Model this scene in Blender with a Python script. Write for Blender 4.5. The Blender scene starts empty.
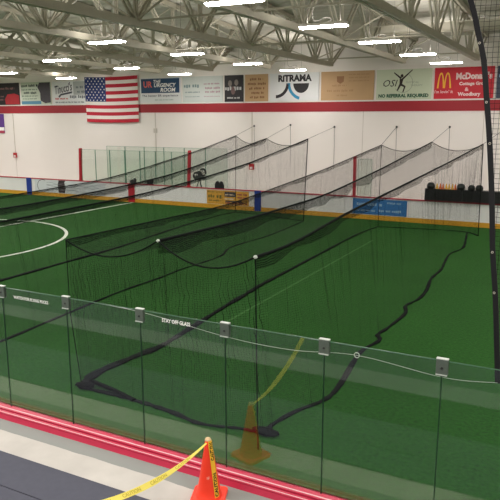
import bpy, bmesh, math, random
from mathutils import Vector, Matrix
random.seed(7)
PI = math.pi
COL = bpy.context.scene.collection
SC = bpy.context.scene

# ------------------------------------------------------------------ materials
def lin(c):
    return tuple(((v/255)/12.92 if v/255 <= .04045 else ((v/255+.055)/1.055)**2.4) for v in c)
MATS = {}
def mat(name, rgb, rough=.6, metal=0., vary=0., scale=8., bump=0., spec=.4):
    if name in MATS: return MATS[name]
    m = bpy.data.materials.new(name); m.use_nodes = True
    nt = m.node_tree; b = nt.nodes['Principled BSDF']
    c = lin(rgb)
    b.inputs['Roughness'].default_value = rough
    b.inputs['Metallic'].default_value = metal
    b.inputs['Specular IOR Level'].default_value = spec
    b.inputs['Base Color'].default_value = (*c, 1)
    if vary or bump:
        tc = nt.nodes.new('ShaderNodeTexCoord'); n = nt.nodes.new('ShaderNodeTexNoise')
        n.inputs['Scale'].default_value = scale; n.inputs['Detail'].default_value = 4
        nt.links.new(tc.outputs['Object'], n.inputs['Vector'])
        if vary:
            mx = nt.nodes.new('ShaderNodeMix'); mx.data_type = 'RGBA'
            mx.inputs['A'].default_value = (*[v*(1-vary) for v in c], 1)
            mx.inputs['B'].default_value = (*[min(1, v*(1+vary)) for v in c], 1)
            nt.links.new(n.outputs['Fac'], mx.inputs['Factor'])
            nt.links.new(mx.outputs['Result'], b.inputs['Base Color'])
        if bump:
            bp = nt.nodes.new('ShaderNodeBump'); bp.inputs['Strength'].default_value = bump
            bp.inputs['Distance'].default_value = .02
            nt.links.new(n.outputs['Fac'], bp.inputs['Height']); nt.links.new(bp.outputs['Normal'], b.inputs['Normal'])
    MATS[name] = m
    return m

def emit(name, rgb, strength):
    m = bpy.data.materials.new(name); m.use_nodes = True
    nt = m.node_tree; nt.nodes.clear()
    e = nt.nodes.new('ShaderNodeEmission'); o = nt.nodes.new('ShaderNodeOutputMaterial')
    e.inputs['Color'].default_value = (*lin(rgb), 1); e.inputs['Strength'].default_value = strength
    nt.links.new(e.outputs[0], o.inputs[0]); MATS[name] = m
    return m

def M_(nt, op, a, b=None):
    n = nt.nodes.new('ShaderNodeMath'); n.operation = op
    for i, v in enumerate((a, b)):
        if v is None: continue
        if isinstance(v, (int, float)): n.inputs[i].default_value = v
        else: nt.links.new(v, n.inputs[i])
    return n.outputs[0]

def net_mat(name, rgb, cell, twine, wobble=.02, gather=0.):
    """knotted netting: twine where either cell coordinate is near a line, open air elsewhere"""
    m = bpy.data.materials.new(name); m.use_nodes = True
    nt = m.node_tree; b = nt.nodes['Principled BSDF']; out = nt.nodes['Material Output']
    b.inputs['Base Color'].default_value = (*lin(rgb), 1); b.inputs['Roughness'].default_value = .9; b.inputs['Specular IOR Level'].default_value = .08
    uv = nt.nodes.new('ShaderNodeUVMap'); sp = nt.nodes.new('ShaderNodeSeparateXYZ')
    nt.links.new(uv.outputs[0], sp.inputs[0])
    u, v = sp.outputs[0], sp.outputs[1]
    if wobble or gather:
        n = nt.nodes.new('ShaderNodeTexNoise'); n.inputs['Scale'].default_value = 1.7; n.inputs['Detail'].default_value = 3
        nt.links.new(uv.outputs[0], n.inputs['Vector'])
        u = M_(nt, 'ADD', u, M_(nt, 'MULTIPLY', n.outputs['Fac'], wobble*8))
        v = M_(nt, 'ADD', v, M_(nt, 'MULTIPLY', n.outputs['Fac'], wobble*5))
    w = twine/cell
    wu = w
    if gather:                                   # folds where the cloth hangs gathered: more twine side by side
        n1 = nt.nodes.new('ShaderNodeTexNoise'); n1.noise_dimensions = '1D'
        n1.inputs['Scale'].default_value = 5.5; n1.inputs['Detail'].default_value = 2
        nt.links.new(sp.outputs[0], n1.inputs['W'])
        g = M_(nt, 'MAXIMUM', M_(nt, 'SUBTRACT', n1.outputs['Fac'], .58), 0.)
        wu = M_(nt, 'ADD', M_(nt, 'MULTIPLY', g, gather), w)
    a = M_(nt, 'LESS_THAN', M_(nt, 'FRACT', M_(nt, 'DIVIDE', u, cell)), wu)
    c = M_(nt, 'LESS_THAN', M_(nt, 'FRACT', M_(nt, 'DIVIDE', v, cell)), w)
    f = M_(nt, 'MAXIMUM', a, c)
    t = nt.nodes.new('ShaderNodeBsdfTransparent'); mx = nt.nodes.new('ShaderNodeMixShader')
    nt.links.new(f, mx.inputs[0]); nt.links.new(t.outputs[0], mx.inputs[1]); nt.links.new(b.outputs[0], mx.inputs[2])
    nt.links.new(mx.outputs[0], out.inputs[0]); MATS[name] = m
    return m

def glass_mat(name, tint, base=.055, edge=.5):
    m = bpy.data.materials.new(name); m.use_nodes = True
    nt = m.node_tree; nt.nodes.clear()
    o = nt.nodes.new('ShaderNodeOutputMaterial'); t = nt.nodes.new('ShaderNodeBsdfTransparent')
    g = nt.nodes.new('ShaderNodeBsdfGlossy'); mx = nt.nodes.new('ShaderNodeMixShader')
    t.inputs[0].default_value = (*tint, 1); g.inputs['Roughness'].default_value = .02
    g.inputs['Color'].default_value = (1, 1, 1, 1)
    lw = nt.nodes.new('ShaderNodeLayerWeight'); lw.inputs['Blend'].default_value = .5
    f = M_(nt, 'ADD', M_(nt, 'MULTIPLY', M_(nt, 'POWER', lw.outputs['Facing'], 4.), edge), base)
    nt.links.new(f, mx.inputs[0]); nt.links.new(t.outputs[0], mx.inputs[1]); nt.links.new(g.outputs[0], mx.inputs[2])
    nt.links.new(mx.outputs[0], o.inputs[0]); MATS[name] = m
    return m

# ------------------------------------------------------------------ mesh building
class MB:
    def __init__(s): s.v = []; s.f = []; s.mi = []; s.uv = None
    def add(s, vs, fs, mi=0):
        k = len(s.v); s.v += [tuple(v) for v in vs]
        for f in fs: s.f.append([i+k for i in f]); s.mi.append(mi)
        return s
    def box(s, x0, x1, y0, y1, z0, z1, mi=0):
        vs = [(x, y, z) for z in (z0, z1) for y in (y0, y1) for x in (x0, x1)]
        return s.add(vs, [(0,2,3,1),(4,5,7,6),(0,1,5,4),(2,6,7,3),(0,4,6,2),(1,3,7,5)], mi)
    def bar(s, a, b, w, h=None, mi=0):
        h = h or w; a = Vector(a); b = Vector(b); d = (b-a).normalized()
        up = Vector((0,0,1)) if abs(d.z) < .95 else Vector((1,0,0))
        r = d.cross(up).normalized(); u = r.cross(d)
        vs = [p + r*sx*w/2 + u*sz*h/2 for p in (a, b) for sx, sz in ((-1,-1),(1,-1),(1,1),(-1,1))]
        return s.add(vs, [(3,2,1,0),(4,5,6,7)]+[(i,(i+1)%4,(i+1)%4+4,i+4) for i in range(4)], mi)
    def tube(s, pts, r, n=6, mi=0, flat=1.):
        pts = [Vector(p) for p in pts]; rings = []
        rs = r if isinstance(r, (list, tuple)) else [r]*len(pts)
        k = len(s.v)
        for i, p in enumerate(pts):
            d = (pts[min(i+1, len(pts)-1)]-pts[max(i-1, 0)]).normalized()
            up = Vector((0,0,1)) if abs(d.z) < .9 else Vector((1,0,0))
            x = d.cross(up).normalized(); y = x.cross(d)
            for j in range(n):
                a = 2*PI*j/n
                s.v.append(tuple(p + x*math.cos(a)*rs[i] + y*math.sin(a)*rs[i]*flat))
        for i in range(len(pts)-1):
            for j in range(n):
                s.f.append([k+i*n+j, k+i*n+(j+1)%n, k+(i+1)*n+(j+1)%n, k+(i+1)*n+j]); s.mi.append(mi)
        s.f.append([k+j for j in range(n)][::-1]); s.mi.append(mi)
        s.f.append([k+(len(pts)-1)*n+j for j in range(n)]); s.mi.append(mi)
        return s
    def lathe(s, prof, c=(0,0,0), n=24, mi=0):
        k = len(s.v)
        for r, z in prof:
            for j in range(n): s.v.append((c[0]+r*math.cos(2*PI*j/n), c[1]+r*math.sin(2*PI*j/n), c[2]+z))
        for i in range(len(prof)-1):
            for j in range(n):
                s.f.append([k+i*n+j, k+i*n+(j+1)%n, k+(i+1)*n+(j+1)%n, k+(i+1)*n+j]); s.mi.append(mi)
        return s
    def blob(s, c, r, n=10, m=7, jit=.12, seed=1, mi=0):
        rr = random.Random(seed); k = len(s.v)
        if isinstance(r, (int, float)): r = (r, r, r)
        for i in range(m+1):
            t = PI*i/m
            for j in range(n):
                q = 1+rr.uniform(-jit, jit); a = 2*PI*j/n
                s.v.append((c[0]+r[0]*q*math.sin(t)*math.cos(a), c[1]+r[1]*q*math.sin(t)*math.sin(a), c[2]+r[2]*math.cos(t)*(1+(q-1)*.4)))
        for i in range(m):
            for j in range(n): s.f.append([k+i*n+j, k+(i+1)*n+j, k+(i+1)*n+(j+1)%n, k+i*n+(j+1)%n]); s.mi.append(mi)
        return s
    def grid(s, fn, nu, nv, uvf, mi=0):
        if s.uv is None: s.uv = {}
        k = len(s.v)
        for i in range(nu+1):
            for j in range(nv+1):
                s.uv[len(s.v)] = uvf(i/nu, j/nv); s.v.append(tuple(fn(i/nu, j/nv)))
        for i in range(nu):
            for j in range(nv):
                a = k+i*(nv+1)+j; s.f.append([a, a+nv+1, a+nv+2, a+1]); s.mi.append(mi)
        return s
    def poly(s, pts, y0, y1, mi=0):
        """outline in x,z given a thickness along y"""
        n = len(pts); vs = [(x, y0, z) for x, z in pts]+[(x, y1, z) for x, z in pts]
        return s.add(vs, [list(range(n)), list(range(2*n-1, n-1, -1))]+[(i, i+n, (i+1)%n+n, (i+1)%n) for i in range(n)], mi)
    def build(s, name, m, parent=None, loc=None, smooth=False):
        o_loc = Vector(loc) if loc is not None else Vector((0,0,0))
        base = Vector(parent['_w']) if parent is not None and '_w' in parent else Vector((0,0,0))
        org = o_loc if parent is None else base
        me = bpy.data.meshes.new(name)
        me.from_pydata([tuple(Vector(v)-org) for v in s.v], [], s.f)
        for x in (m if isinstance(m, (list, tuple)) else [m]): me.materials.append(x)
        for p, i in zip(me.polygons, s.mi): p.material_index = i; p.use_smooth = smooth
        if s.uv is not None:
            ul = me.uv_layers.new(name='UVMap')
            for l in me.loops: ul.data[l.index].uv = s.uv.get(l.vertex_index, (0, 0))
        me.update()
        bm = bmesh.new(); bm.from_mesh(me)
        if s.uv is None: bmesh.ops.recalc_face_normals(bm, faces=bm.faces)
        bm.to_mesh(me); bm.free()
        o = bpy.data.objects.new(name, me); COL.objects.link(o)
        if parent is None: o.location = org; o['_w'] = tuple(org)
        else: o.parent = parent; o['_w'] = tuple(org)
        return o

def tag(o, label=None, cat=None, group=None, kind=None):
    if label: o['label'] = label
    if cat: o['category'] = cat
    if group: o['group'] = group
    if kind: o['kind'] = kind
    return o
def empty(name, loc, label, cat, group=None):
    o = bpy.data.objects.new(name, None); COL.objects.link(o); o.location = loc
    o.empty_display_size = .1; o['_w'] = tuple(loc)
    return tag(o, label, cat, group)
def kids(o): return [c for c in bpy.data.objects if c.parent == o]
def copy_tree(o, parent=None):
    c = o.copy(); COL.objects.link(c)
    if parent is not None: c.parent = parent
    for ch in kids(o): copy_tree(ch, c)
    return c
def structure(o): o['kind'] = 'structure'; return o

def cat_rom(pts, per=6):
    P = [Vector(p) for p in pts]; out = []
    for i in range(len(P)-1):
        p0, p1, p2, p3 = P[max(i-1,0)], P[i], P[i+1], P[min(i+2,len(P)-1)]
        for k in range(per):
            t = k/per
            out.append(.5*((2*p1)+(p2-p0)*t+(2*p0-5*p1+4*p2-p3)*t*t+(3*p1-p0-3*p2+p3)*t**3))
    out.append(P[-1]); return out
def interp(tab, x):
    if x <= tab[0][0]: return tab[0][1]
    for (a, b), (c, d) in zip(tab, tab[1:]):
        if x <= c: return b+(d-b)*(x-a)/(c-a)
    return tab[-1][1]

_tc = {}
def text_mesh(body, size=1., shear=0., bold=0.):
    key = (body, shear, bold)
    if key not in _tc:
        cu = bpy.data.curves.new('lettering', 'FONT'); cu.body = body; cu.size = 1; cu.shear = shear; cu.offset = bold
        cu.resolution_u = 2; cu.extrude = .0
        ob = bpy.data.objects.new('lettering', cu); COL.objects.link(ob)
        dg = bpy.context.evaluated_depsgraph_get()
        me = bpy.data.meshes.new_from_object(ob.evaluated_get(dg))
        vs = [v.co.copy() for v in me.vertices]; fs = [list(p.vertices) for p in me.polygons]
        bpy.data.objects.remove(ob); bpy.data.curves.remove(cu); bpy.data.meshes.remove(me)
        x0 = min(v.x for v in vs); x1 = max(v.x for v in vs); y0 = min(v.y for v in vs); y1 = max(v.y for v in vs)
        _tc[key] = ([((v.x-x0)/(x1-x0), (v.y-y0)/(y1-y0)) for v in vs], fs)
    return _tc[key]
def put_text(mb, body, x0, x1, z0, z1, y, shear=0., bold=0., rot=0., mi=0):
    """lettering filling the box x0..x1, z0..z1 on a plane facing the camera side"""
    vs, fs = text_mesh(body, 1, shear, bold)
    P = []
    cx, cz = (x0+x1)/2, (z0+z1)/2
    for u, v in vs:
        x, z = x0+u*(x1-x0), z0+v*(z1-z0)
        if rot:
            dx, dz = x-cx, z-cz; x, z = cx+dx*math.cos(rot)-dz*math.sin(rot), cz+dx*math.sin(rot)+dz*math.cos(rot)
        P.append((x, y, z))
    mb.add(P, fs, mi)

# ------------------------------------------------------------------ palette
steel = mat('painted truss steel', (172,168,150), .6, 0, .12, 3)
steel_pale = mat('pale galvanised steel', (206,202,186), .55, 0, .1, 4)
deck = mat('painted roof deck', (180,178,165), .8, 0, .1, 1.5)
wall_paint = mat('off white painted wall', (234,229,223), .75, 0, .03, .6, .05)
red_paint = mat('dark red painted band', (158,36,46), .6, 0, .06, .7)
white_board = mat('white rink board plastic', (238,238,236), .35, 0, .03, 1.2)
gold_kick = mat('gold kick plate', (214,160,48), .4, 0, .06, 1.5)
rail_red = mat('red rail cap', (186,54,72), .4)
post_red = mat('red post paint', (186,32,48), .4)
post_blue = mat('blue board stripe', (34,62,150), .4)
curb_red = mat('crimson curb plastic', (190,46,76), .35, 0, .1, 6)
curb_white = mat('white curb stripe', (232,194,198), .4)
line_white = mat('white turf line', (206,214,200), .9)
line_yellow = mat('faded olive yellow turf line', (42,92,28), .9)
dark_net = mat('black netting cord', (17,21,20), .9, spec=.1)
rope_white = mat('pale cord', (190,198,188), .7)
alu = mat('brushed aluminium plate', (98,110,100), .5, .3, .15, 40)
alu_white = mat('bright clip edge', (196,204,196), .4)
bolt = mat('dark bolt head', (60,64,62), .4, .5)
black_pad = mat('black vinyl padding', (28,30,30), .5)
cone_orange = mat('fluorescent orange plastic', (255,66,40), .45, 0, .04, 10)
tape_yellow = mat('yellow caution tape', (238,222,100), .5)
tape_orange = mat('orange yellow tape end', (255,200,52), .5)
ink = mat('black ink', (22,22,22), .6)
white_ink = mat('white ink', (250,250,248), .6)
green_ink = mat('green ink', (34,88,62), .6)
paper_pale = mat('pale grey vinyl banner', (206,212,208), .6, 0, .04, 1)
paper_white = mat('white vinyl banner', (226,228,228), .6, 0, .03, 1)
paper_mint = mat('pale mint vinyl banner', (202,212,186), .6, 0, .04, 1)
paper_tan = mat('tan vinyl banner', (188,154,112), .6, 0, .08, 1.4)
paper_red = mat('red vinyl banner', (204,40,54), .6, 0, .04, 1)
paper_black = mat('black vinyl banner', (34,32,34), .6, 0, .15, 2)
fixture_white = mat('white enamel reflector', (220,220,214), .4)
LAMP = 62.
lens = emit('glowing lamp lens', (255,247,243), LAMP)
glass_clear = glass_mat('clear rink glass', (.93,.96,.94), .066, .5)
glass_far = glass_mat('greenish far glass', (.92,.96,.935), .04, .3)
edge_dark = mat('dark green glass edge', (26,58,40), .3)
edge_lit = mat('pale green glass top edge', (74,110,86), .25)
edge_far = mat('far green glass edge', (92,134,114), .3)
net_roof = net_mat('black knotted roof net', (7,9,9), .045, .006, .02)
net_side = net_mat('black hanging side net', (7,9,9), .045, .0025, .02, .6)
net_band = net_mat('bunched net border', (8,10,10), .03, .0095, .03, .5)
net_big = net_mat('dark square spectator net', (30,32,30), .045, .0032, .004)

# ------------------------------------------------------------------ setting
# turf
tm = bpy.data.materials.new('artificial turf'); tm.use_nodes = True
nt = tm.node_tree; b = nt.nodes['Principled BSDF']; b.inputs['Roughness'].default_value = .9
b.inputs['Specular IOR Level'].default_value = .15
tc = nt.nodes.new('ShaderNodeTexCoord')
n1 = nt.nodes.new('ShaderNodeTexNoise'); n1.inputs['Scale'].default_value = 14; n1.inputs['Detail'].default_value = 6; n1.inputs['Roughness'].default_value = .7
n2 = nt.nodes.new('ShaderNodeTexNoise'); n2.inputs['Scale'].default_value = .35; n2.inputs['Detail'].default_value = 3
for n in (n1, n2): nt.links.new(tc.outputs['Object'], n.inputs['Vector'])
mx = nt.nodes.new('ShaderNodeMix'); mx.data_type = 'RGBA'
mx.inputs['A'].default_value = (*lin((13,47,10)), 1); mx.inputs['B'].default_value = (*lin((43,98,31)), 1)
fac = M_(nt, 'ADD', M_(nt, 'SUBTRACT', M_(nt, 'MULTIPLY', n1.outputs['Fac'], 1.5), .4), M_(nt, 'MULTIPLY', n2.outputs['Fac'], .3))
nt.links.new(fac, mx.inputs['Factor']); nt.links.new(mx.outputs['Result'], b.inputs['Base Color'])
bp = nt.nodes.new('ShaderNodeBump'); bp.inputs['Strength'].default_value = .5; bp.inputs['Distance'].default_value = .03
nt.links.new(n1.outputs['Fac'], bp.inputs['Height']); nt.links.new(bp.outputs['Normal'], b.inputs['Normal'])
mb = MB().box(-56, 6, 6.2, 32.1, -.2, 0); structure(mb.build('floor', tm))

# raised concourse and far walkway
conc = bpy.data.materials.new('worn concrete'); conc.use_nodes = True
nt = conc.node_tree; b = nt.nodes['Principled BSDF']; b.inputs['Roughness'].default_value = .7
tc = nt.nodes.new('ShaderNodeTexCoord'); sp = nt.nodes.new('ShaderNodeSeparateXYZ'); nt.links.new(tc.outputs['Object'], sp.inputs[0])
nz = nt.nodes.new('ShaderNodeTexNoise'); nz.inputs['Scale'].default_value = 2.5; nz.inputs['Detail'].default_value = 6
nt.links.new(tc.outputs['Object'], nz.inputs['Vector'])
mx = nt.nodes.new('ShaderNodeMix'); mx.data_type = 'RGBA'
mx.inputs['A'].default_value = (*lin((172,168,162)), 1); mx.inputs['B'].default_value = (*lin((206,202,195)), 1)
nt.links.new(nz.outputs['Fac'], mx.inputs['Factor'])
m2 = nt.nodes.new('ShaderNodeMix'); m2.data_type = 'RGBA'      # darker strip along the boards
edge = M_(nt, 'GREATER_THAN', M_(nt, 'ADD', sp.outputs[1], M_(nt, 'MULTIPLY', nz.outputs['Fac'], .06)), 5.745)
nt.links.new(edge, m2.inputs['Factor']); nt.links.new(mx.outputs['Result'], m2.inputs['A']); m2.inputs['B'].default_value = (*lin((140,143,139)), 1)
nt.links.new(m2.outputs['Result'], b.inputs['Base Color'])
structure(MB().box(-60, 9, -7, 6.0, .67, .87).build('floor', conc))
structure(MB().box(-60, 9, 32.3, 36, -.2, 0).build('floor', mat('grey walkway concrete', (170,166,158), .7, 0, .08, 2)))

structure(MB().box(-60, 9, 35.8, 36.1, -.2, 9.36).build('wall_back', wall_paint))
structure(MB().box(-60.3, -60, -7, 36, -.2, 10.6).build('wall_left', wall_paint))
structure(MB().box(9, 9.3, -7, 36, -.2, 10.6).build('wall_right', wall_paint))
structure(MB().box(-60, 9, -7.3, -7, -.2, 9.3).build('wall_front', mat('grey painted block wall', (120,122,118), .8, 0, .05, 1)))
def roof_z(y): return 9.36+(35.8-y)*.05 if y > 17 else 9.36+(35.8-17)*.05-(17-y)*.05
cm = MB()
ys = [36]; 
while ys[-1] > -7.2: ys.append(ys[-1]-.15)
prof = []
for i, y in enumerate(ys): prof.append((y, roof_z(y)+(.045 if (i//2) % 2 else 0)))
vs = [(x, y, z) for y, z in prof for x in (-60, 9)]+[(x, y, z+.2) for y, z in prof for x in (-60, 9)]
n = len(prof)
fs = [(2*i, 2*i+1, 2*i+3, 2*i+2) for i in range(n-1)]+[(2*n+2*i, 2*n+2*i+2, 2*n+2*i+3, 2*n+2*i+1) for i in range(n-1)]
cm.add(vs, fs); structure(cm.build('ceiling', deck))
structure(MB().box(-60, 9, 35.77, 35.8, 5.54, 6.09).build('trim_1', red_paint))
structure(MB().box(-60, 9, 35.74, 35.8, 6.09, 6.135).build('trim_2', wall_paint))
# wall panel joints
for i, x in enumerate((-18.47, -38.95, -46, -11.4, -4.9)):
    structure(MB().box(x-.012, x+.012, 35.79, 35.8, 0, 5.54).build('trim_%d' % (i+3), mat('joint sealant', (196,190,180), .8)))

# turf lines
def ring(cx, cy, r, w, z, n=120):
    m = MB()
    for k in range(n):
        pass
    vs = []; fs = []
    for k in range(n):
        a = 2*PI*k/n
        for q in (r-w/2, r+w/2): vs.append((cx+q*math.cos(a), cy+q*math.sin(a), z))
    for k in range(n): j = (k+1) % n; fs.append((2*k, 2*k+1, 2*j+1, 2*j))
    return m.add(vs, fs)
structure(MB().box(-25.0, -24.86, 6.3, 32.0, 0, .004).build('field_line', line_white))
structure(ring(-24.9, 17.8, 5.69, .15, .006).build('field_circle_line', line_white))
structure(MB().box(-7.86, -7.78, 13.2, 26.5, 0, .004).build('field_line', line_yellow))

# ------------------------------------------------------------------ far rink boards
bd = empty('rink_dasher_boards', (-25, 32.1, 0), 'long white rink boards with gold kick plate along the far wall', 'rink boards')
x = -55
while x < 5:
    MB().box(x+.006, x+2.434, 32.1, 32.16, .2, 1.12).build('panel', white_board, bd); x += 2.44
MB().box(-55, 5.4, 32.08, 32.16, 0, .24).build('kick_plate', gold_kick, bd)
MB().box(-55, 5.4, 32.05, 32.24, 1.12, 1.17).build('rail_cap', rail_red, bd)
for x0, x1, z1, m_, nm in ((-34.05,-33.62,1.168,post_blue,'blue_stripe'), (-16.4,-16.0,1.168,post_blue,'blue_stripe'), (-25.3,-24.83,1.168,post_red,'red_stripe')):
    MB().box(x0, x1, 32.04, 32.1, .02, z1).build(nm, m_, bd)
# advertising on the boards
def board_ad(name, x0, x1, z0, z1, m_, label, cat='banner'):
    return tag(MB().box(x0, x1, 32.07, 32.1, z0, z1).build(name, m_, bd), label)
def greek(mb, x0, x1, z, h, y, seed, mi=0):
    """a row of printed words too small to read"""
    r = random.Random(seed); x = x0
    while x < x1-.02:
        w = min(r.uniform(1.5, 4.5)*h, x1-x); k = max(1, int(w/(h*.7)))
        for q in range(k):
            a = x+w*q/k
            mb.box(a, a+w/k*.72, y-.004, y, z+(h*.0 if r.random() < .8 else -.15*h), z+h*r.uniform(.7, 1.), mi)
        x += w+h*.6
ad = board_ad('board_advert', -19.55, -16.77, .26, 1.06, mat('mustard advert print', (214,160,62), .5, 0, .12, 2), 'mustard board advert between white boards and the blue stripe', 'advert')
g = MB(); greek(g, -19.45, -18.5, .62, .2, 32.07, 3); greek(g, -19.4, -18.6, .42, .1, 32.07, 4); greek(g, -19.5, -18.5, .93, .07, 32.07, 5)
g.build('lettering', mat('olive print', (110,104,44), .6), ad)
g = MB().box(-18.35, -17.6, 32.064, 32.07, .72, 1.0); g.box(-18.3, -17.2, 32.064, 32.07, .42, .5); g.build('printed_block', mat('dark slate print', (56,54,66), .6), ad)
g = MB().box(-18.35, -17.75, 32.064, 32.07, .56, .64); greek(g, -18.3, -17.7, .8, .1, 32.063, 8); g.build('printed_block', mat('pale print', (220,200,176), .6), ad)
g = MB(); greek(g, -18.3, -16.85, .32, .12, 32.066, 9); greek(g, -17.5, -16.85, .84, .1, 32.066, 10); greek(g, -17.5, -16.85, .66, .1, 32.066, 10); g.build('lettering', mat('maroon print', (140,52,70), .6), ad)
ad = board_ad('board_advert', -10.62, -7.78, .27, 1.07, mat('sky blue advert print', (52,116,178), .5, 0, .1, 1.6), 'long sky blue board advert behind the net left of the black padded ledge', 'advert')
g = MB(); greek(g, -10.4, -9.0, .72, .16, 32.07, 12); greek(g, -9.2, -7.95, .44, .12, 32.07, 13); greek(g, -10.4, -9.4, .42, .1, 32.07, 14); greek(g, -8.8, -8.0, .86, .1, 32.07, 15)
g.build('lettering', mat('pale blue print', (150,186,214), .6), ad)
ad = board_ad('board_advert', -33.3, -27.2, .25, 1.1, mat('white advert print', (214,220,222), .5, 0, .05, 2), 'white board advert with thin black circle and sketchy lines left of red stripe', 'advert')
g = MB(); cx, cz, R = -32.55, .68, .42
g.tube([(cx+1.3*R*math.cos(a)*.9, 32.065, cz+R*math.sin(a)) for a in [PI*.35+i*PI*1.5/24 for i in range(25)]], .016, 4)
g.build('circle_mark', ink, ad)
g = MB(); r = random.Random(5)
for q in range(7):
    z = .4+.08*q
    g.tube([(-32.2+.5*i, 32.065, z+r.uniform(-.09, .09)) for i in range(10)], .009, 4)
g.build('sketch_line', mat('grey print', (140,146,152), .6), ad)
g = MB().poly([(-31.15,.28),(-30.6,.28),(-30.5,.6),(-30.62,.98),(-30.5,1.1),(-31.1,1.1),(-31.2,.8)], 32.062, 32.068)
g.build('dark_figure_print', mat('dark brown print', (58,46,48), .6), ad)

# far glass of the boxes
def far_pane(x0, x1, y, z0, z1, label, grp='green tinted glass of the far box'):
    o = MB().box(x0, x1, y-.006, y+.006, z0, z1)
    o.box(x0, x0+.018, y-.012, y+.012, z0, z1, 1); o.box(x1-.018, x1, y-.012, y+.012, z0, z1, 1); o.box(x0, x1, y-.008, y+.008, z1-.015, z1+.002, 1)
    return tag(o.build('far_rink_glass', [glass_far, edge_far], loc=((x0+x1)/2, y, z0)), label, 'glass panel', grp)
ords = ['first', 'second', 'third', 'fourth', 'fifth', 'sixth', 'seventh', 'eighth']
for i in range(7):
    x0 = -29.08+i*1.174
    far_pane(x0+.01, x0+1.164, 32.14, 1.17, 3.2, ords[i]+' front pane from the left red post of the far glass box')
for i in range(6):
    x0 = -28.6+i*1.55
    far_pane(x0+.01, x0+1.54, 34.1, 0, 3.35, ords[i]+' rear pane from the left behind the far glass box')
for x0, x1, q in ((-10.42, -9.68, 'pane right of the lone red post above the blue advert'),):
    far_pane(x0, x1, 32.14, 1.17, 3.1, 'green glass '+q)
for (xb, xt, z0, z1, lb) in ((-29.22, -29.12, 1.17, 3.24, 'red post at the left end of the far glass box'),
                            (-20.84, -20.74, 1.17, 3.28, 'red post at the right end of the far glass box'),
                            (-10.58, -10.6, 1.17, 3.2, 'lone red post above the left end of the blue advert')):
    o = MB().bar((xb, 32.14, z0), (xt, 32.14, z1), .2, .12); o.bar((xt, 32.14, z1), (xt, 32.14, z1+.03), .16, .1); 
    o.box(xb-.14, xb+.14, 32.06, 32.22, 1.172, 1.2)
    tag(o.build('red_post', post_red, loc=(xb, 32.14, 1.17)), lb, 'post', 'red posts holding the far glass')

# padded ledge and things on it
lg = empty('padded_ledge', (-4.2, 32.1, 1.17), 'long black padded ledge on the far boards at right', 'ledge')
for k in range(4): MB().box(-6.9+k*1.8, -6.9+k*1.8+1.79, 31.93, 32.4, 1.22, 1.76).build('pad', black_pad, lg)
MB().box(-6.9, .3, 31.95, 32.38, 1.17, 1.225).build('red_underside', mat('dull maroon rail', (98,36,40), .6), lg)
for i, (x, r, lb) in enumerate(((-6.66,.2,'dark rounded helmet at the left end of the black ledge'), (-5.23,.2,'dark rounded helmet mid ledge right of the small orange cones'),
                             (-4.74,.17,'dark rounded helmet, left of the close pair on the black ledge'), (-4.38,.18,'dark rounded helmet, right of the close pair on the black ledge'))):
    t = empty('helmet', (x, 32.15, 1.76), lb, 'helmet', 'dark helmets on the black ledge')
    mb = MB(); mb.lathe([(.0,1.55*r),(r*.5,1.47*r),(r*.85,1.15*r),(r,.7*r),(r*.98,.3*r),(r*.9,0.),(0,0)], (x, 32.15, 1.76), 14)
    mb.build('shell', mat('dark green black helmet plastic', (26,36,32), .4), t, smooth=True)
    MB().box(x-r*.6, x+r*.6, 32.15-r*1.35, 32.15-r*.7, 1.76+r*.62, 1.76+r*.75).build('visor', black_pad, t)
    MB().tube([(x-r*.8, 32.15-r*.75, 1.76+r*.3), (x, 32.15-r*1.15, 1.76+r*.15), (x+r*.8, 32.15-r*.75, 1.76+r*.3)], .012).build('chin_bar', black_pad, t)
mc = [mat('small yellow cone plastic', (226,180,60), .5), mat('small orange cone plastic', (216,110,44), .5)]
where = ['beside the left helmet', 'second along from the left helmet', 'third along from the left helmet', 'at the middle of the row', 'third from the mid ledge helmet', 'second from the mid ledge helmet', 'beside the mid ledge helmet']
for i in range(7):
    x = -6.36+i*.145
    o = MB().lathe([(.0,.26),(.025,.26),(.06,.03),(.075,.03),(.075,0),(0,0)], (x, 32.12+.08*(i % 2), 1.76), 10)
    tag(o.build('small_marker_cone', mc[(i*3 % 5) % 2], loc=(x, 32.12+.08*(i % 2), 1.76), smooth=False), ('yellow' if (i*3 % 5) % 2 == 0 else 'orange')+' little marker cone on the black ledge '+where[i], 'marker cone', 'marker cones on the black ledge')

# things along the far rail
o = MB().blob((-18.86, 32.14, 1.38), (.15,.1,.21), seed=3); o.blob((-18.6, 32.14, 1.38), (.15,.1,.21), seed=4); o.box(-19.0, -18.46, 32.06, 32.22, 1.17, 1.4)
tag(o.build('black_bag', mat('black nylon', (24,22,24), .7), loc=(-18.73, 32.14, 1.17)), 'black two-humped bag resting on the rail above the mustard advert', 'bag')
for x, lb in ((-24.93, 'dark shoe on the rail just right of the red stripe'), (-23.63, 'dark shoe on the rail further right of the red stripe')):
    t = empty('shoe', (x, 32.14, 1.17), lb, 'shoe', 'dark shoes on the far rail')
    MB().blob((x-.06, 32.14, 1.3), (.24,.08,.12), seed=8).blob((x+.12, 32.14, 1.36), (.11,.075,.16), seed=9).build('upper', mat('dark grey shoe leather', (44,46,44), .7), t, smooth=True)
    MB().box(x-.3, x+.22, 32.07, 32.21, 1.17, 1.21).build('sole', ink, t)
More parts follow.
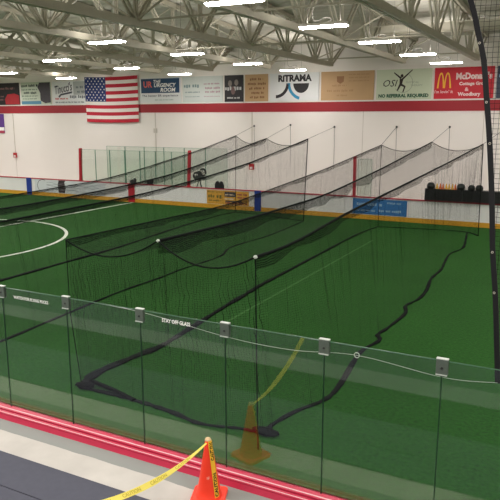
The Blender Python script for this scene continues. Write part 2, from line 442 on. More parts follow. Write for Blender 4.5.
# pitching machine behind the boards
pm = empty('pitching_machine', (-20.6, 33.0, 0), 'dark pitching machine on legs at the right end of far glass box', 'pitching machine')
pmm = mat('dark machine paint', (46,56,50), .5)
for sx, sy in ((-.5, -.3), (.55, -.3), (0, .4)):
    MB().tube([(-20.6, 33.0, 1.6), (-20.6+sx, 33.0+sy, 0)], .03).build('leg', pmm, pm)
for dz, dx in ((1.75, -.2), (1.98, .25)):
    o = MB(); n = 18
    o.tube([(-20.6+dx+.2*math.cos(2*PI*i/n), 32.95, dz+.2*math.sin(2*PI*i/n)) for i in range(n+1)], .06, 6)
    o.bar((-20.6+dx-.18, 32.95, dz), (-20.6+dx+.18, 32.95, dz), .03); o.bar((-20.6+dx, 32.95, dz-.18), (-20.6+dx, 32.95, dz+.18), .03)
    o.build('wheel', black_pad, pm)
MB().box(-20.9, -20.25, 32.9, 33.15, 1.55, 1.72).box(-20.7, -20.5, 32.9, 33.1, 1.72, 2.05).build('motor_housing', pmm, pm)
MB().tube([(-21.1, 32.9, 1.9), (-20.6, 32.9, 2.15), (-20.15, 32.9, 1.85)], .018).build('ball_chute', steel_pale, pm)

# ------------------------------------------------------------------ wall signs
Z0, Z1, YS = 6.17, 7.77, 35.74
def sign(x0, x1, m_, label, cat='banner', z0=Z0, z1=Z1):
    t = empty('wall_banner', ((x0+x1)/2, YS, z0), label, cat, 'sponsor banners above the red band')
    MB().box(x0+.03, x1-.03, YS, YS+.05, z0, z1).build('panel', m_, t)
    return t
def words(parent, m_, items, name='lettering'):
    g = MB()
    for it in items: put_text(g, *it[:5], YS-.006, *it[5:])
    return g.build(name, m_, parent)
def rows(parent, m_, items, name='printed_rows'):
    g = MB()
    for (x0, x1, z, h, sd) in items: greek(g, x0, x1, z, h, YS-.002, sd)
    return g.build(name, m_, parent)
Y2 = YS-.004
t = sign(-42, -38.05, paper_black, 'black banner with a red picture at far left end of the row')
MB().poly([(-39.55,6.2),(-38.1,6.2),(-38.1,6.85),(-38.6,7.0),(-39.3,6.95),(-39.6,6.6)], Y2, YS).build('red_picture', mat('red poster print', (168,40,48), .6, 0, .3, 3), t)
rows(t, mat('dull pink print', (132,96,96), .6), [(-40.6,-38.5,7.3,.16,21),(-41,-39.7,6.75,.1,22),(-41,-39.7,6.5,.12,23)])
t = sign(-37.9, -34.9, mat('pale green vinyl banner', (196,206,188), .6, 0, .05, 1), 'pale green banner with a dark picture and blue strip at its bottom')
MB().box(-37.87, -35.9, Y2, YS, 6.2, 6.42).build('blue_strip', mat('steel blue print', (86,140,166), .6), t)
MB().poly([(-35.95,6.45),(-35.5,6.25),(-34.95,6.3),(-34.95,7.73),(-36.0,7.73),(-36.2,7.4),(-35.95,7.0)], Y2, YS).build('dark_picture', mat('dark photo print', (62,58,64), .6, 0, .4, 3), t)
rows(t, mat('dark green print', (48,66,58), .6), [(-37.8,-36.1,7.45,.17,24),(-37.6,-36.3,6.95,.16,26)])
rows(t, mat('mid green print', (110,130,112), .6), [(-37.8,-36.2,7.2,.1,27),(-37.8,-36.2,6.75,.09,25),(-37.7,-36.3,6.55,.08,28)])
t = sign(-34.8, -31.4, paper_white, 'white banner with dark script lettering left of the flag')
words(t, mat('charcoal script print', (66,66,78), .6), [("Tinucci's", -34.5,-32.85,6.98,7.6,.35,.02,.16)])
g = MB(); g.poly([(-34.1,6.62),(-33.9,6.78),(-32.9,6.92),(-32.85,7.05),(-33.95,6.9),(-34.2,6.72)], YS-.006, YS); g.build('swash', MATS['charcoal script print'], t)
MB().box(-32.75, -31.45, Y2, YS, 6.8, 7.72).build('grey_block', mat('grey banner print', (176,180,178), .6), t)
rows(t, mat('slate print', (110,116,122), .6), [(-32.5,-31.6,7.25,.17,31),(-32.4,-31.6,6.95,.15,32),(-33.1,-31.5,6.58,.2,33),(-34.5,-31.8,6.26,.09,34)])
rows(t, mat('red small print', (196,80,88), .6), [(-34.5,-33.2,6.5,.12,35)])
t = sign(-26.95, -23.62, paper_white, 'white banner with a navy box and red and white lettering right of flag')
MB().box(-26.8, -23.75, Y2, YS, 6.8, 7.72).build('navy_box', mat('navy print', (36,70,104), .6, 0, .15, 1), t)
words(t, mat('salmon red print', (232,112,100), .6), [('UR', -26.6,-25.9,7.15,7.56,0,.03)])
words(t, white_ink, [('THE', -25.8,-25.2,7.42,7.64,.2,.02), ('URGENCY', -25.75,-24.0,7.17,7.42,.2,.03), ('ROOM', -25.25,-24.05,6.86,7.13,.2,.03)])
words(t, mat('grey navy print', (74,80,98), .6), [('The better ER experience', -26.75,-23.85,6.52,6.7,0,.01)])
rows(t, mat('faint green print', (176,190,182), .6), [(-25.7,-24.2,6.32,.08,37)])
t = sign(-23.55, -20.5, paper_pale, 'pale banner with two columns of small faint print')
rows(t, mat('teal grey print', (120,144,146), .6), [(-23.4,-22.15,7.1,.2,41),(-23.3,-22.2,6.76,.09,43),(-23.3,-22.2,6.5,.05,44)])
rows(t, mat('rose grey print', (174,140,150), .6), [(-21.9,-20.7,7.25,.1,45),(-21.8,-20.7,6.98,.13,46),(-21.8,-20.7,6.75,.12,47),(-21.9,-20.7,6.5,.05,48)])
t = sign(-20.42, -19.05, paper_black, 'small black banner with two pale faces between pale and tan banners')
pf = mat('dim portrait print', (128,118,112), .6)
MB().blob((-20.0, YS-.002, 7.28), (.14,.01,.19), jit=.03).build('portrait', pf, t)
MB().blob((-19.55, YS-.002, 7.32), (.14,.01,.19), jit=.03).build('portrait', pf, t)
MB().blob((-19.78, YS-.002, 6.85), (.16,.008,.25), jit=.08).build('portrait', mat('dim red brown print', (110,84,82), .6), t)
rows(t, mat('silver print', (190,190,188), .6), [(-20.35,-19.15,6.88,.22,51),(-20.2,-19.3,6.36,.1,52)])
t = sign(-18.98, -17.36, paper_tan, 'tan banner with five rows of brown lettering left of RITRAMA')
t['label'] = 'narrow tan banner with five rows of brown lettering'
rows(t, mat('brown print', (132,92,58), .6), [(-18.6,-17.7,7.42,.14,53),(-18.75,-17.5,7.15,.14,54),(-18.65,-17.6,6.88,.14,55),(-18.5,-17.65,6.62,.13,56),(-18.6,-17.6,6.36,.13,57)])
t = sign(-17.28, -14.08, paper_white, 'white banner with black lettering over black and blue arcs')
words(t, mat('charcoal print', (48,46,50), .6), [('RiTRAMA', -16.7,-14.55,7.28,7.68,0,.05)])
def arc(cx, cz, r0, r1, a0, a1, n=14):
    p = [(cx+r1*math.cos(a0+(a1-a0)*i/n), cz+r1*math.sin(a0+(a1-a0)*i/n)) for i in range(n+1)]
    q = [(cx+r0*math.cos(a1+(a0-a1)*i/n), cz+r0*math.sin(a1+(a0-a1)*i/n)) for i in range(n+1)]
    return p+q
def arc_mesh(mb, cx, cz, r0, r1, a0, a1, n=14, mi=0):
    for i in range(n):
        mb.poly(arc(cx, cz, r0, r1, a0+(a1-a0)*i/n, a0+(a1-a0)*(i+1)/n, 1), YS-.006, YS, mi)
g = MB(); arc_mesh(g, -16.85, 7.2, .68, .86, -PI/2, -.02); g.build('black_arc', MATS['charcoal print'], t)
g = MB(); arc_mesh(g, -15.1, 7.2, .82, .99, PI, PI*1.42); g.build('blue_arc', mat('bright blue print', (52,150,194), .6), t)
g = MB().poly([(-15.22+.5*math.cos(PI+PI*i/16), 7.17+.55*math.sin(PI+PI*i/16)) for i in range(17)], YS-.006, YS); g.build('half_disc', MATS['charcoal print'], t)
t = sign(-14.0, -10.8, paper_tan, 'wide tan banner with faded brown crest between two white banners')
t['label'] = 'wide tan banner with a faded brown crest and thin faded rows'
MB().poly([(-13.0,7.2),(-12.8,7.08),(-12.6,7.2),(-12.58,7.5),(-13.02,7.5)], Y2, YS).build('crest', mat('faded brown crest', (150,108,72), .6), t)
rows(t, mat('faded brown print', (170,134,94), .6), [(-12.3,-11.1,7.55,.07,61),(-12.3,-11.1,7.38,.07,62),(-12.3,-11.1,7.2,.07,63),(-13.3,-12.4,6.95,.1,64),(-13.6,-12,6.65,.12,65),(-13.0,-12.3,6.4,.1,66)])
t = sign(-10.72, -7.64, paper_mint, 'pale mint banner with leaping figure and dark green lower line')
words(t, ink, [('OSI', -10.3,-9.5,6.86,7.22,.3,.0)])
words(t, green_ink, [('NO REFERRAL REQUIRED', -10.55,-7.8,6.24,6.47,0,.055)])
words(t, mat('sage print', (150,164,142), .6), [('PHYSICAL', -9.05,-8.35,7.02,7.12,.0,0.),('THERAPY', -8.8,-8.15,6.86,6.95,.0,0.)])
g = MB()
def limb(a, b, w0, w1):
    a = Vector((a[0], 0, a[1])); b = Vector((b[0], 0, b[1])); d = (b-a).normalized(); q = Vector((-d.z, 0, d.x))
    g.poly([(p.x, p.z) for p in (a+q*w0, b+q*w1, b-q*w1, a-q*w0)], YS-.006, YS)
limb((-9.32,7.28),(-9.72,7.6),.05,.025); limb((-9.28,7.22),(-8.72,7.72),.05,.02); limb((-9.3,7.25),(-9.34,6.92),.1,.06)
limb((-9.36,6.95),(-9.52,6.62),.06,.03); limb((-9.3,6.95),(-9.08,6.84),.06,.04); limb((-9.1,6.86),(-9.2,6.55),.04,.03)
g.poly([(-9.28+.08*math.cos(2*PI*i/10), 7.42+.09*math.sin(2*PI*i/10)) for i in range(10)], YS-.006, YS)
g.build('leaping_figure', mat('dark brown ink', (48,38,32), .6), t)
g = MB(); arc_mesh(g, -9.2, 7.05, .5, .525, -PI*.8, PI*.3, 24); g.build('thin_ring', MATS['sage print'], t)
t = sign(-7.56, -4.5, paper_red, 'red banner with golden double arches and white lettering')
g = MB()
def hump(cx, w, z0, h, th):
    n = 14; P = []; Q = []
    for i in range(n+1):
        s = -1+2*i/n
        P.append((cx+s*w, z0+h*(1-abs(s)**2.6)))
        Q.append((cx+s*(w-th), z0+(h-th*1.1)*(1-abs(s)**2.6)))
    for i in range(n): g.poly([P[i], P[i+1], Q[i+1], Q[i]], YS-.006, YS)
hump(-7.19, .2, 6.72, .8, .085); hump(-6.85, .2, 6.72, .8, .085)
g.build('double_arches', mat('golden yellow print', (246,190,58), .5), t)
words(t, mat('pale pink white print', (240,214,212), .6), [("McDonald's", -6.42,-4.62,7.14,7.5,0,.05), ('Cottage Grove', -6.25,-4.8,6.8,7.02,0,.05), ('&', -5.95,-5.75,6.55,6.74,0,.025), ('Woodbury', -6.3,-5.15,6.25,6.5,0,.05), ("i'm lovin' it", -7.5,-6.55,6.46,6.62,0,.015)])
t = sign(-4.42, -1.2, mat('dark slate vinyl banner', (58,68,86), .6, 0, .2, 1.5), 'dark slate banner right of the red one behind the black strap')
rows(t, MATS['pale blue print'], [(-4.3,-3.0,7.2,.2,71),(-4.2,-2.8,6.7,.14,72)])

# flag
fl = empty('flag', (-29.3, 35.66, 4.93), 'American flag hung flat on the far wall over the red band', 'flag')
FX0, FX1, FZ0, FZ1 = -31.58, -27.03, 4.92, 7.98
def fwave(x, z): return 35.66+.025*math.sin(x*2.6+z*.6)+.012*math.sin(x*6.1-z*1.4)
sr = MB()
for k in range(13):
    zz1 = FZ1-(FZ1-FZ0)*k/13; zz0 = FZ1-(FZ1-FZ0)*(k+1)/13
    for i in range(30):
        a, b2 = FX0+(FX1-FX0)*i/30, FX0+(FX1-FX0)*(i+1)/30
        dr = lambda x: -.05*math.sin(PI*(x-FX0)/(FX1-FX0))
        sr.add([(a, fwave(a,zz0), zz0+dr(a)), (b2, fwave(b2,zz0), zz0+dr(b2)), (b2, fwave(b2,zz1), zz1+dr(b2)), (a, fwave(a,zz1), zz1+dr(a)),
            (a, fwave(a,zz0)+.012, zz0+dr(a)), (b2, fwave(b2,zz0)+.012, zz0+dr(b2)), (b2, fwave(b2,zz1)+.012, zz1+dr(b2)), (a, fwave(a,zz1)+.012, zz1+dr(a))],
            [(0,1,2,3),(7,6,5,4),(0,4,5,1),(3,2,6,7)], k % 2)
sr.build('striped_cloth', [mat('flag red cloth', (186,34,54), .8), mat('flag white cloth', (232,226,220), .8)], fl)
for x in (FX0+.05, FX1-.05, (FX0+FX1)/2): MB().bar((x, 35.65, FZ1-.03), (x, 35.765, FZ1-.01), .03).build('hook', steel_pale, fl)
CX1, CZ0 = FX0+(FX1-FX0)*.4, FZ1-(FZ1-FZ0)*7/13
cn = MB()
for i in range(14):
    a, b2 = FX0+(CX1-FX0)*i/14, FX0+(CX1-FX0)*(i+1)/14
    dr = lambda x: -.05*math.sin(PI*(x-FX0)/(FX1-FX0))
    for j in range(6):
        p0, p1 = CZ0+(FZ1-CZ0)*j/6, CZ0+(FZ1-CZ0)*(j+1)/6
        cn.add([(a, fwave(a,p0)-.012, p0+dr(a)), (b2, fwave(b2,p0)-.012, p0+dr(b2)), (b2, fwave(b2,p1)-.012, p1+dr(b2)), (a, fwave(a,p1)-.012, p1+dr(a))], [(0,1,2,3)])
ca = cn.build('blue_canton', mat('flag navy cloth', (40,58,110), .8), fl)
st = MB()
for r_ in range(9):
    for c_ in range(6 if r_ % 2 == 0 else 5):
        x = FX0+(CX1-FX0)*((c_+.5 if r_ % 2 == 0 else c_+1)/6); z = CZ0+(FZ1-CZ0)*(1-(r_+.5)/9)-.05*math.sin(PI*(x-FX0)/(FX1-FX0))
        pts = [(x+(.075 if i % 2 == 0 else .03)*math.sin(PI*i/5), z+(.075 if i % 2 == 0 else .03)*math.cos(PI*i/5)) for i in range(10)]
        y = fwave(x, z)-.02; st.add([(p[0], y, p[1]) for p in pts], [list(range(10))])
st.build('stars', MATS['flag white cloth'], ca)

# purple hanging banner, alarms, conduits
t = empty('hanging_banner', (-40.9, 35.75, 4.05), 'purple pennant with pale lower edge at the far left under the red band', 'banner')
MB().box(-41.9, -39.93, 35.75, 35.79, 4.05, 5.5).build('cloth', mat('purple banner cloth', (98,62,140), .8), t)
MB().box(-41.9, -39.93, 35.74, 35.75, 4.25, 4.5).build('pale_stripe', white_ink, t)
MB().box(-41.9, -39.93, 35.74, 35.75, 4.05, 4.25).build('red_hem', mat('rose banner cloth', (176,66,90), .8), t)
for x, z, lb in ((-38.95, 2.22, 'red fire alarm box on the bare wall at far left'), (-18.49, 2.02, 'red fire alarm box on wall behind the left net cage')):
    t = empty('fire_alarm', (x, 35.72, z), lb, 'fire alarm', 'red fire alarm boxes on the far wall')
    MB().box(x-.16, x+.16, 35.68, 35.785, z, z+.36).build('housing', mat('alarm red plastic', (176,36,40), .5), t)
    MB().box(x-.09, x+.09, 35.665, 35.68, z+.05, z+.17).build('strobe_lens', mat('clear strobe plastic', (220,216,210), .3), t)
    MB().tube([(x, 35.77, z+.36), (x, 35.77, 5.54)], .016).build('conduit', mat('painted conduit', (204,198,188), .6), t)
t = empty('wall_conduit', (-25.75, 35.75, 2.0), 'thin painted conduit with a small box down the wall right of flag', 'conduit')
MB().tube([(-25.75, 35.77, 2.0), (-25.75, 35.77, 5.54)], .025).build('pipe', MATS['painted conduit'], t)
MB().box(-25.87, -25.63, 35.7, 35.8, 4.2, 4.5).build('junction_box', MATS['painted conduit'], t)

# ------------------------------------------------------------------ roof trusses
BN = [33.5, 31.2, 27.8, 24.05, 20.3, 16.6, 12.9, 9.2, 5.5, 1.8, -1.7]
ZB = 7.99
def make_truss(x, label):
    t = empty('roof_truss', (x, 33.5, ZB), label, 'roof truss', 'steel roof trusses')
    MB().box(x-.12, x-.02, -1.8, 33.55, ZB-.11, ZB+.11).box(x+.02, x+.12, -1.8, 33.55, ZB-.11, ZB+.11).build('bottom_chord', steel, t)
    o = MB()
    for s in (-.09, .09):
        o.bar((x+s, 35.78, roof_z(35.78)-.1), (x+s, 17, roof_z(17)-.1), .1, .18); o.bar((x+s, 17, roof_z(17)-.1), (x+s, -1.8, roof_z(-1.8)-.1), .1, .18)
    o.build('top_chord', steel, t)
    tops = [35.7]+[(a+b)/2 for a, b in zip(BN, BN[1:])]
    for i, yb in enumerate(BN):
        for yt in ([tops[i]] if i < len(tops) else [])+([tops[i+1]] if i+1 < len(tops) else []):
            o = MB()
            for s in (-.075, .075): o.bar((x+s, yb, ZB), (x+s, yt, roof_z(yt)-.12), .055, .085)
            o.build('diagonal_web', steel, t)
        o = MB()
        for s in (-.05, .05): o.bar((x+s, yb, ZB), (x+s, yb, roof_z(yb)-.12), .04, .07)
        o.build('vertical_web', steel, t)
    for yb in BN[1:9]: MB().box(x-.015, x+.015, yb-.25, yb+.25, ZB-.05, ZB+.28).build('gusset_plate', steel, t)
    return t
TX = [(-35.2, 'steel roof truss ending above the pale green banner'), (-31.3, 'steel roof truss ending above the script banner beside the flag'), (-27.5, 'steel roof truss ending above the right half of the flag'),
      (-23.8, 'steel roof truss ending above the navy box banner'), (-20.0, 'steel roof truss ending above the pale two-column banner'), (-16.25, 'steel roof truss ending above the narrow tan banner'),
      (-12.55, 'steel roof truss ending above the wide tan banner'), (-8.65, 'steel roof truss ending above the mint banner'), (-5.1, 'steel roof truss ending above the red banner with golden arches')]
proto = None
for x, lb in TX:
    if proto is None: proto = make_truss(x, lb); first = proto
    else:
        c = copy_tree(proto); c.location.x = x; c['label'] = lb
# cross bracing between trusses
BR = MB()
pr = None
names_ = ['pale green banner', 'flag', 'navy box banner', 'two-column banner', 'small black banner', 'arcs banner', 'wide tan banner', 'red arches banner']
bi = 0
for k, ((xa, _), (xb, _)) in enumerate(zip(TX, TX[1:])):
    for yy, row in ((16.6, 'front'), (24.05, 'middle'), (31.2, 'rear')):
        zt = roof_z(yy)-.2
        g = MB().bar((xa+.1, yy-.05, ZB+.1), (xb-.1, yy-.05, zt), .05, .05).bar((xa+.1, yy+.05, zt), (xb-.1, yy+.05, ZB+.1), .05, .05)
        g.bar((xa+.1, yy, ZB+.06), (xb-.1, yy, ZB+.06), .06, .06)
        tag(g.build('cross_brace', steel, loc=((xa+xb)/2, yy, ZB)), row+' row steel cross brace between the trusses in line with '+names_[k], 'cross brace', 'cross braces between roof trusses')
tag(MB().box(-9.5, 6, 28.95, 29.1, 8.72, 9.12).box(-9.5, 6, 28.85, 29.2, 8.72, 8.75).box(-9.5, 6, 28.85, 29.2, 9.09, 9.12).build('cross_beam', steel_pale, loc=(-2, 29, 8.72)), 'pale horizontal steel beam crossing the roof above the red banner', 'beam')
for i, (y, z, x0, x1, r_, lb) in enumerate(((21.5, 8.9, -40, 6, .035, 'thin pale sprinkler pipe crossing the trusses in the middle of the roof'), (14.5, 9.0, -40, 6, .05, 'thicker pale pipe crossing the trusses near the top of the photo'))):
    g = MB().tube([(x0, y, z), (x1, y, z)], r_, 8)
    for q in range(8): xx = x0+2+q*5.5; g.tube([(xx, y, z), (xx, y, roof_z(y)+.02)], .015, 5)
    tag(g.build('ceiling_pipe', steel_pale, loc=((x0+x1)/2, y, z)), lb, 'pipe')
tag(MB().tube([(-17.8, 22, 8.1), (-17.8, 22, 9.9)], .05, 8).tube([(-17.8, 22, 8.1), (-17.8, 22.9, 8.0)], .045, 8).build('vent_pipe', mat('white pipe', (208,208,198), .5), loc=(-17.8, 22, 8.1)), 'short white vertical pipe among the trusses above the navy box banner', 'pipe')

# ------------------------------------------------------------------ lamps
def make_lamp(x, y, label):
    z = 7.72
    t = empty('ceiling_light', (x, y, z), label, 'ceiling light', 'hanging fluorescent lights')
    L = .70
    g = MB().poly([(x-L,z+.0),(x-L,z-.0),(x+L,z),(x+L,z+.03),(x-L,z+.03)], y-.17, y+.17)
    g = MB(); g.add([(x-L,y-.17,z),(x+L,y-.17,z),(x+L,y-.08,z+.09),(x-L,y-.08,z+.09),(x-L,y+.17,z),(x+L,y+.17,z),(x+L,y+.08,z+.09),(x-L,y+.08,z+.09)],
        [(0,1,2,3),(5,4,7,6),(3,2,6,7),(0,3,7,4),(1,5,6,2)])
    g.build('reflector', fixture_white, t)
    g = MB(); n = 8
    vs = [(xx, y+.165*math.cos(PI*i/n), z-.05*math.sin(PI*i/n)) for xx in (x-L+.01, x+L-.01) for i in range(n+1)]
    g.add(vs, [(i, i+1, n+2+i, n+1+i) for i in range(n)]+[list(range(n+1)), list(range(2*n+1, n, -1)), (0, n, 2*n+1, n+1)])
    g.build('lens', lens, t)
    for s in (-.5, .5): MB().tube([(x+s, y, z+.09), (x+s*.9, y, roof_z(y)+.02)], .005, 4).build('hanger_wire', MATS.get('grey hanger wire') or mat('grey hanger wire', (96,94,88), .7), t)
    pts = cat_rom([(x+.1,y+.06,z+.09),(x+.15,y+.2,z+.22),(x-.1,y+.26,z+.26),(x-.3,y+.26,z+.2),(x-.45,y+.24,z+.45),(x-.4,y+.2,roof_z(y)+.02)], 5)
    MB().tube(pts, .008, 5).build('power_cord', mat('grey cord jacket', (96,94,88), .7), t)
    return t
LX = {-6.6: 'above the red arches banner side', -14.8: 'in line with the arcs banner', -21.65: 'in line with the navy box banner', -30.2: 'in line with the flag'}
vis = [(-7.38,13.4,'large hanging light at the very top of the photo'), (-15.0,18.15,'hanging light high above the right side of flag, second row'), (-7.0,18.0,'hanging light above the wide tan banner, second row'),
       (-21.6,22.6,'hanging light above the pale green banner, third row'), (-14.8,22.9,'hanging light above the pale two-column banner, third row'), (-6.65,22.4,'hanging light above the mint banner, third row'),
       (-21.66,27.7,'hanging light just above the flag, fourth row'), (-14.8,28.2,'hanging light above the narrow tan banner, fourth row'), (-6.5,27.4,'hanging light above the seam of mint and red banners, fourth row'), (-30.1,27.4,'hanging light cut by the left edge of the photo, fourth row'),
       (-30.3,32.45,'hanging light just over the script banner, rear row'), (-21.7,32.7,'hanging light just over the navy box banner, rear row'), (-14.5,32.9,'hanging light just over the arcs banner, rear row'), (-6.25,32.0,'hanging light just over the red arches banner, rear row')]
pl = None
for x, y, lb in vis:
    # every lamp hangs from the roof slope at its own row, so the wires differ per row
    make_lamp(x, y, lb)
lp = LAMP*PI*1.42*.45
def area(x, y, z=7.7, k=1.):
    l = bpy.data.lights.new('lamp_or_fill_light', 'AREA'); l.shape = 'RECTANGLE'; l.size = 1.42; l.size_y = .34; l.energy = lp*k; l.color = lin((255,247,243))
    o = bpy.data.objects.new('lamp_or_fill_light', l); COL.objects.link(o); o.location = (x, y, z)
    ceiling_fill(x, y, z+.12, lp*k*.3)
def ceiling_fill(x, y, z, e):  # added upward fill above each fixture to brighten the roof; the reflectors are closed
    l2 = bpy.data.lights.new('lamp_or_fill_light', 'AREA'); l2.shape = 'RECTANGLE'; l2.size = 1.3; l2.size_y = .15; l2.energy = e; l2.color = lin((255,247,243))
    o2 = bpy.data.objects.new('lamp_or_fill_light', l2); COL.objects.link(o2); o2.location = (x, y, z); o2.rotation_euler = (PI, 0, 0)
for x, y, _ in vis: ceiling_fill(x, y, 7.83, lp*.3)
vis_xy = [(x, y) for x, y, _ in vis]
for y in (3.6, 8.5, 13.35, 18.1, 22.7, 27.6, 32.5):
    for x in (-54, -46, -38, -30.2, -21.65, -14.8, -6.6, 1.2):
        if any(abs(x-a) < 2 and abs(y-b2) < 2 for a, b2 in vis_xy): continue
        area(x, y)
for x in (-22, -15, -8, -1): area(x, .3); area(x, -4)

# ------------------------------------------------------------------ batting cages
tabR = [(7.5,3.17),(8.0,3.17),(9.3,3.1),(11.6,3.28),(16.1,3.44),(22,3.66),(30.6,4.04)]
tabM = [(7.5,3.1),(8.7,3.1),(11.5,3.03),(13.5,3.03),(16.5,3.05),(21.9,3.4),(30.1,4.09)]
tabL = [(7.5,2.9),(8.9,2.9),(15,2.83),(22,3.28),(30.3,4.0)]
tabR2 = [(6,2.72),(10.5,2.72),(15,2.79),(16.5,2.83),(19.8,3.04),(23.5,3.36),(30.2,4.24)]
tabM2 = [(6,2.62),(14,2.62),(18,2.75),(21.1,2.93),(23.4,3.2),(29.4,4.1),(30.6,4.2)]
tabL2 = [(6,2.6),(15,2.6),(20,2.75),(22.4,3.0),(27.3,3.62),(31.2,4.27)]
def resample(pts, n):
    P = [Vector(p) for p in pts]; d = [0]
    for a, b2 in zip(P, P[1:]): d.append(d[-1]+(b2-a).length)
    out = []; j = 0
    for i in range(n+1):
        s = d[-1]*i/n
        while j < len(d)-2 and d[j+1] < s: j += 1
        t = (s-d[j])/max(1e-9, d[j+1]-d[j]); out.append(P[j].lerp(P[j+1], t))
    return out, d[-1]
def cage(label, lines, yn, yf, paths, anchors, near_end, cords=True):
    """lines: three (x, table); paths: ground outline R, L, far, near; anchors: wall points"""
    (xL, tL), (xM, tM), (xR, tR) = lines
    t = empty('batting_cage_net', ((xL+xR)/2, (yn[1]+yf[1])/2, 0), label, 'batting cage net', 'batting cage nets')
    pts3 = []
    for (x, tab), y1, nm in zip(lines, yf, ('L','M','R')):
        yq = yn['LMR'.index(nm)]; ys_ = [yq+(y1-yq)*i/40 for i in range(41)]
        P = [Vector((x, y, interp(tab, y))) for y in ys_]
        # smooth the kinks of the sag
        for _ in range(3):
            for i in range(1, 40): P[i].z = (P[i-1].z+2*P[i].z+P[i+1].z)/4
        pts3.append(P)
        MB().tube(P, .024 if nm != 'L' else .014, 6).build('top_cable', dark_net, t)
        hgt = {'L':.13, 'M':.27, 'R':.17}[nm]*(1 if near_end else .7)
        rr = random.Random(len(lb_seed)); lb_seed.append(1)
        wob = [rr.uniform(.75, 1.15) for _ in range(41)]
        g = MB()
        def fb(u, v):
            i = min(39, int(u*40)); p = P[i].lerp(P[i+1], u*40-i)
            h = hgt*(wob[i]*(1-(u*40-i))+wob[min(40,i+1)]*(u*40-i))
            return (p.x+.05*math.sin(u*60)*v, p.y, p.z-h*v)
        g.grid(fb, 120, 3, lambda u, v: (u*22, v*hgt)); g.build('bunched_border', net_band, t)
        if nm != 'L':
            q = Vector(P[0]); MB().blob(q, (.03,.03,.028), jit=.2).build('knot', rope_white, t)
    for A, B, sag in ((pts3[0], pts3[1], .30), (pts3[1], pts3[2], .30)):
        g = MB()
        def fr_(u, v):
            i = min(39, int(u*40)); k = u*40-i
            a = A[i].lerp(A[i+1], k); b2 = B[i].lerp(B[i+1], k); p = a.lerp(b2, v)
            p.z -= sag*4*v*(1-v)*(1+.25*math.sin(u*37)*math.sin(u*11)); return p
        wdt = abs(A[0].x-B[0].x)
        g.grid(fr_, 80, 10, lambda u, v: (u*22, v*wdt)); g.build('roof_net', net_roof, t)
        # rolled edge of the roof net at its near and far ends
        for u in (0, 1):
            MB().tube([fr_(u, i/12) for i in range(13)], .014, 5).build('edge_cord', dark_net, t)
    def side(top, ground, nm, nu=150, amp=.05, seed=0):
        T, lt = resample(top, nu); G, lg_ = resample(ground, nu)
        rr = random.Random(seed); ph = [rr.uniform(.5, 1.5) for _ in range(nu+1)]
        g = MB()
        def f(u, v):
            i = min(nu, int(round(u*nu))); a, b2 = T[i], G[i]
            p = a.lerp(b2, v); dd = (T[min(nu,i+1)]-T[max(0,i-1)]); q = Vector((-dd.y, dd.x, 0)).normalized()
            return p+q*amp*math.sin(i*1.9*1.0)*ph[i]*math.sin(PI*min(1., v*1.2+.1))
        g.grid(f, nu, 6, lambda u, v: (u*lt, v*3.3)); g.build(nm, net_side, t)
    def skirt(path, w0, w1, seed):
        P = cat_rom([(x, y, .015) for x, y in path], 6); rr = random.Random(seed)
        n_ = len(P); R_ = [(w0+(w1-w0)*i/(n_-1))*rr.uniform(.7, 1.3) for i in range(n_)]
        MB().tube(P, R_, 7, flat=.25).build('ground_skirt', dark_net, t, smooth=True)
        return [Vector((p.x, p.y, .02)) for p in P]
    gR = skirt(paths['R'], .045, .058, 1); gL = skirt(paths['L'], .12, .05, 2); gF = skirt(paths['F'], .05, .05, 3)
    rv = lambda l: list(reversed(l))
    side(pts3[2], rv(gR), 'side_net', seed=4)
    side(pts3[0], gL, 'side_net', seed=5)
    topF = [pts3[0][-1]]+[pts3[0][-1].lerp(pts3[1][-1], i/8)-Vector((0,0,.3*4*(i/8)*(1-i/8))) for i in range(1,8)]+[pts3[1][-1]]+[pts3[1][-1].lerp(pts3[2][-1], i/8)-Vector((0,0,.3*4*(i/8)*(1-i/8))) for i in range(1,8)]+[pts3[2][-1]]
    side(topF, gF, 'end_net', 60, .06, 6)
    if near_end:
        gN = skirt(paths['N'], .05, .07, 7)
        topN = [pts3[0][0].lerp(pts3[1][0], i/8)-Vector((0,0,.3*4*(i/8)*(1-i/8))) for i in range(9)]+[pts3[1][0].lerp(pts3[2][0], i/8)-Vector((0,0,.3*4*(i/8)*(1-i/8))) for i in range(1,9)]
        side(topN, rv(gN), 'end_net', 60, .06, 8)
        MB().blob((-8.22, 8.86, .06), (.2,.14,.05), seed=3).tube([(-8.25,9.1,.04),(-7.6,8.95,.05),(-7.0,8.8,.03)], .06, 6, flat=.5).build('net_heap', net_band, t)
        MB().blob((-4.3, 8.8, .05), (.24,.12,.06), seed=5).build('net_heap', dark_net, t)
        MB().tube([pts3[2][0], pts3[2][0]+Vector((.01,.02,-1.6)), Vector((pts3[2][0].x-.05, 8.25, .03))], .010, 6).build('corner_rope', dark_net, t)
        MB().tube([pts3[0][0], pts3[0][0]+Vector((-.02,.02,-1.4)), Vector((-8.3, 8.85, .03))], .009, 6).build('corner_rope', dark_net, t)
    MB().tube([pts3[2][-1], Vector((gF[-1].x, gF[-1].y, .03))], .022, 6).build('corner_rope', dark_net, t)
    MB().tube([pts3[0][-1], Vector((gF[0].x, gF[0].y, .03))], .014, 6).build('corner_rope', dark_net, t)
    for P, (ax, az) in zip(pts3, anchors):
        a = MB().tube([P[-1], (ax, 35.72, az)], .011, 5).build('anchor_rope', mat('grey rope', (96,96,92), .7), t)
        MB().tube([(ax, 35.7, az), (ax+.02, 35.72, az-1.1), (ax, 35.74, az-2.5)], .012, 5).build('pull_cord', mat('thin dark cord', (110,108,104), .7), t)
        MB().lathe([(0,.065),(.045,.05),(.06,0),(.045,-.05),(0,-.065)], (ax, 35.72, az), 10).build('pulley', bolt, t)
    return t
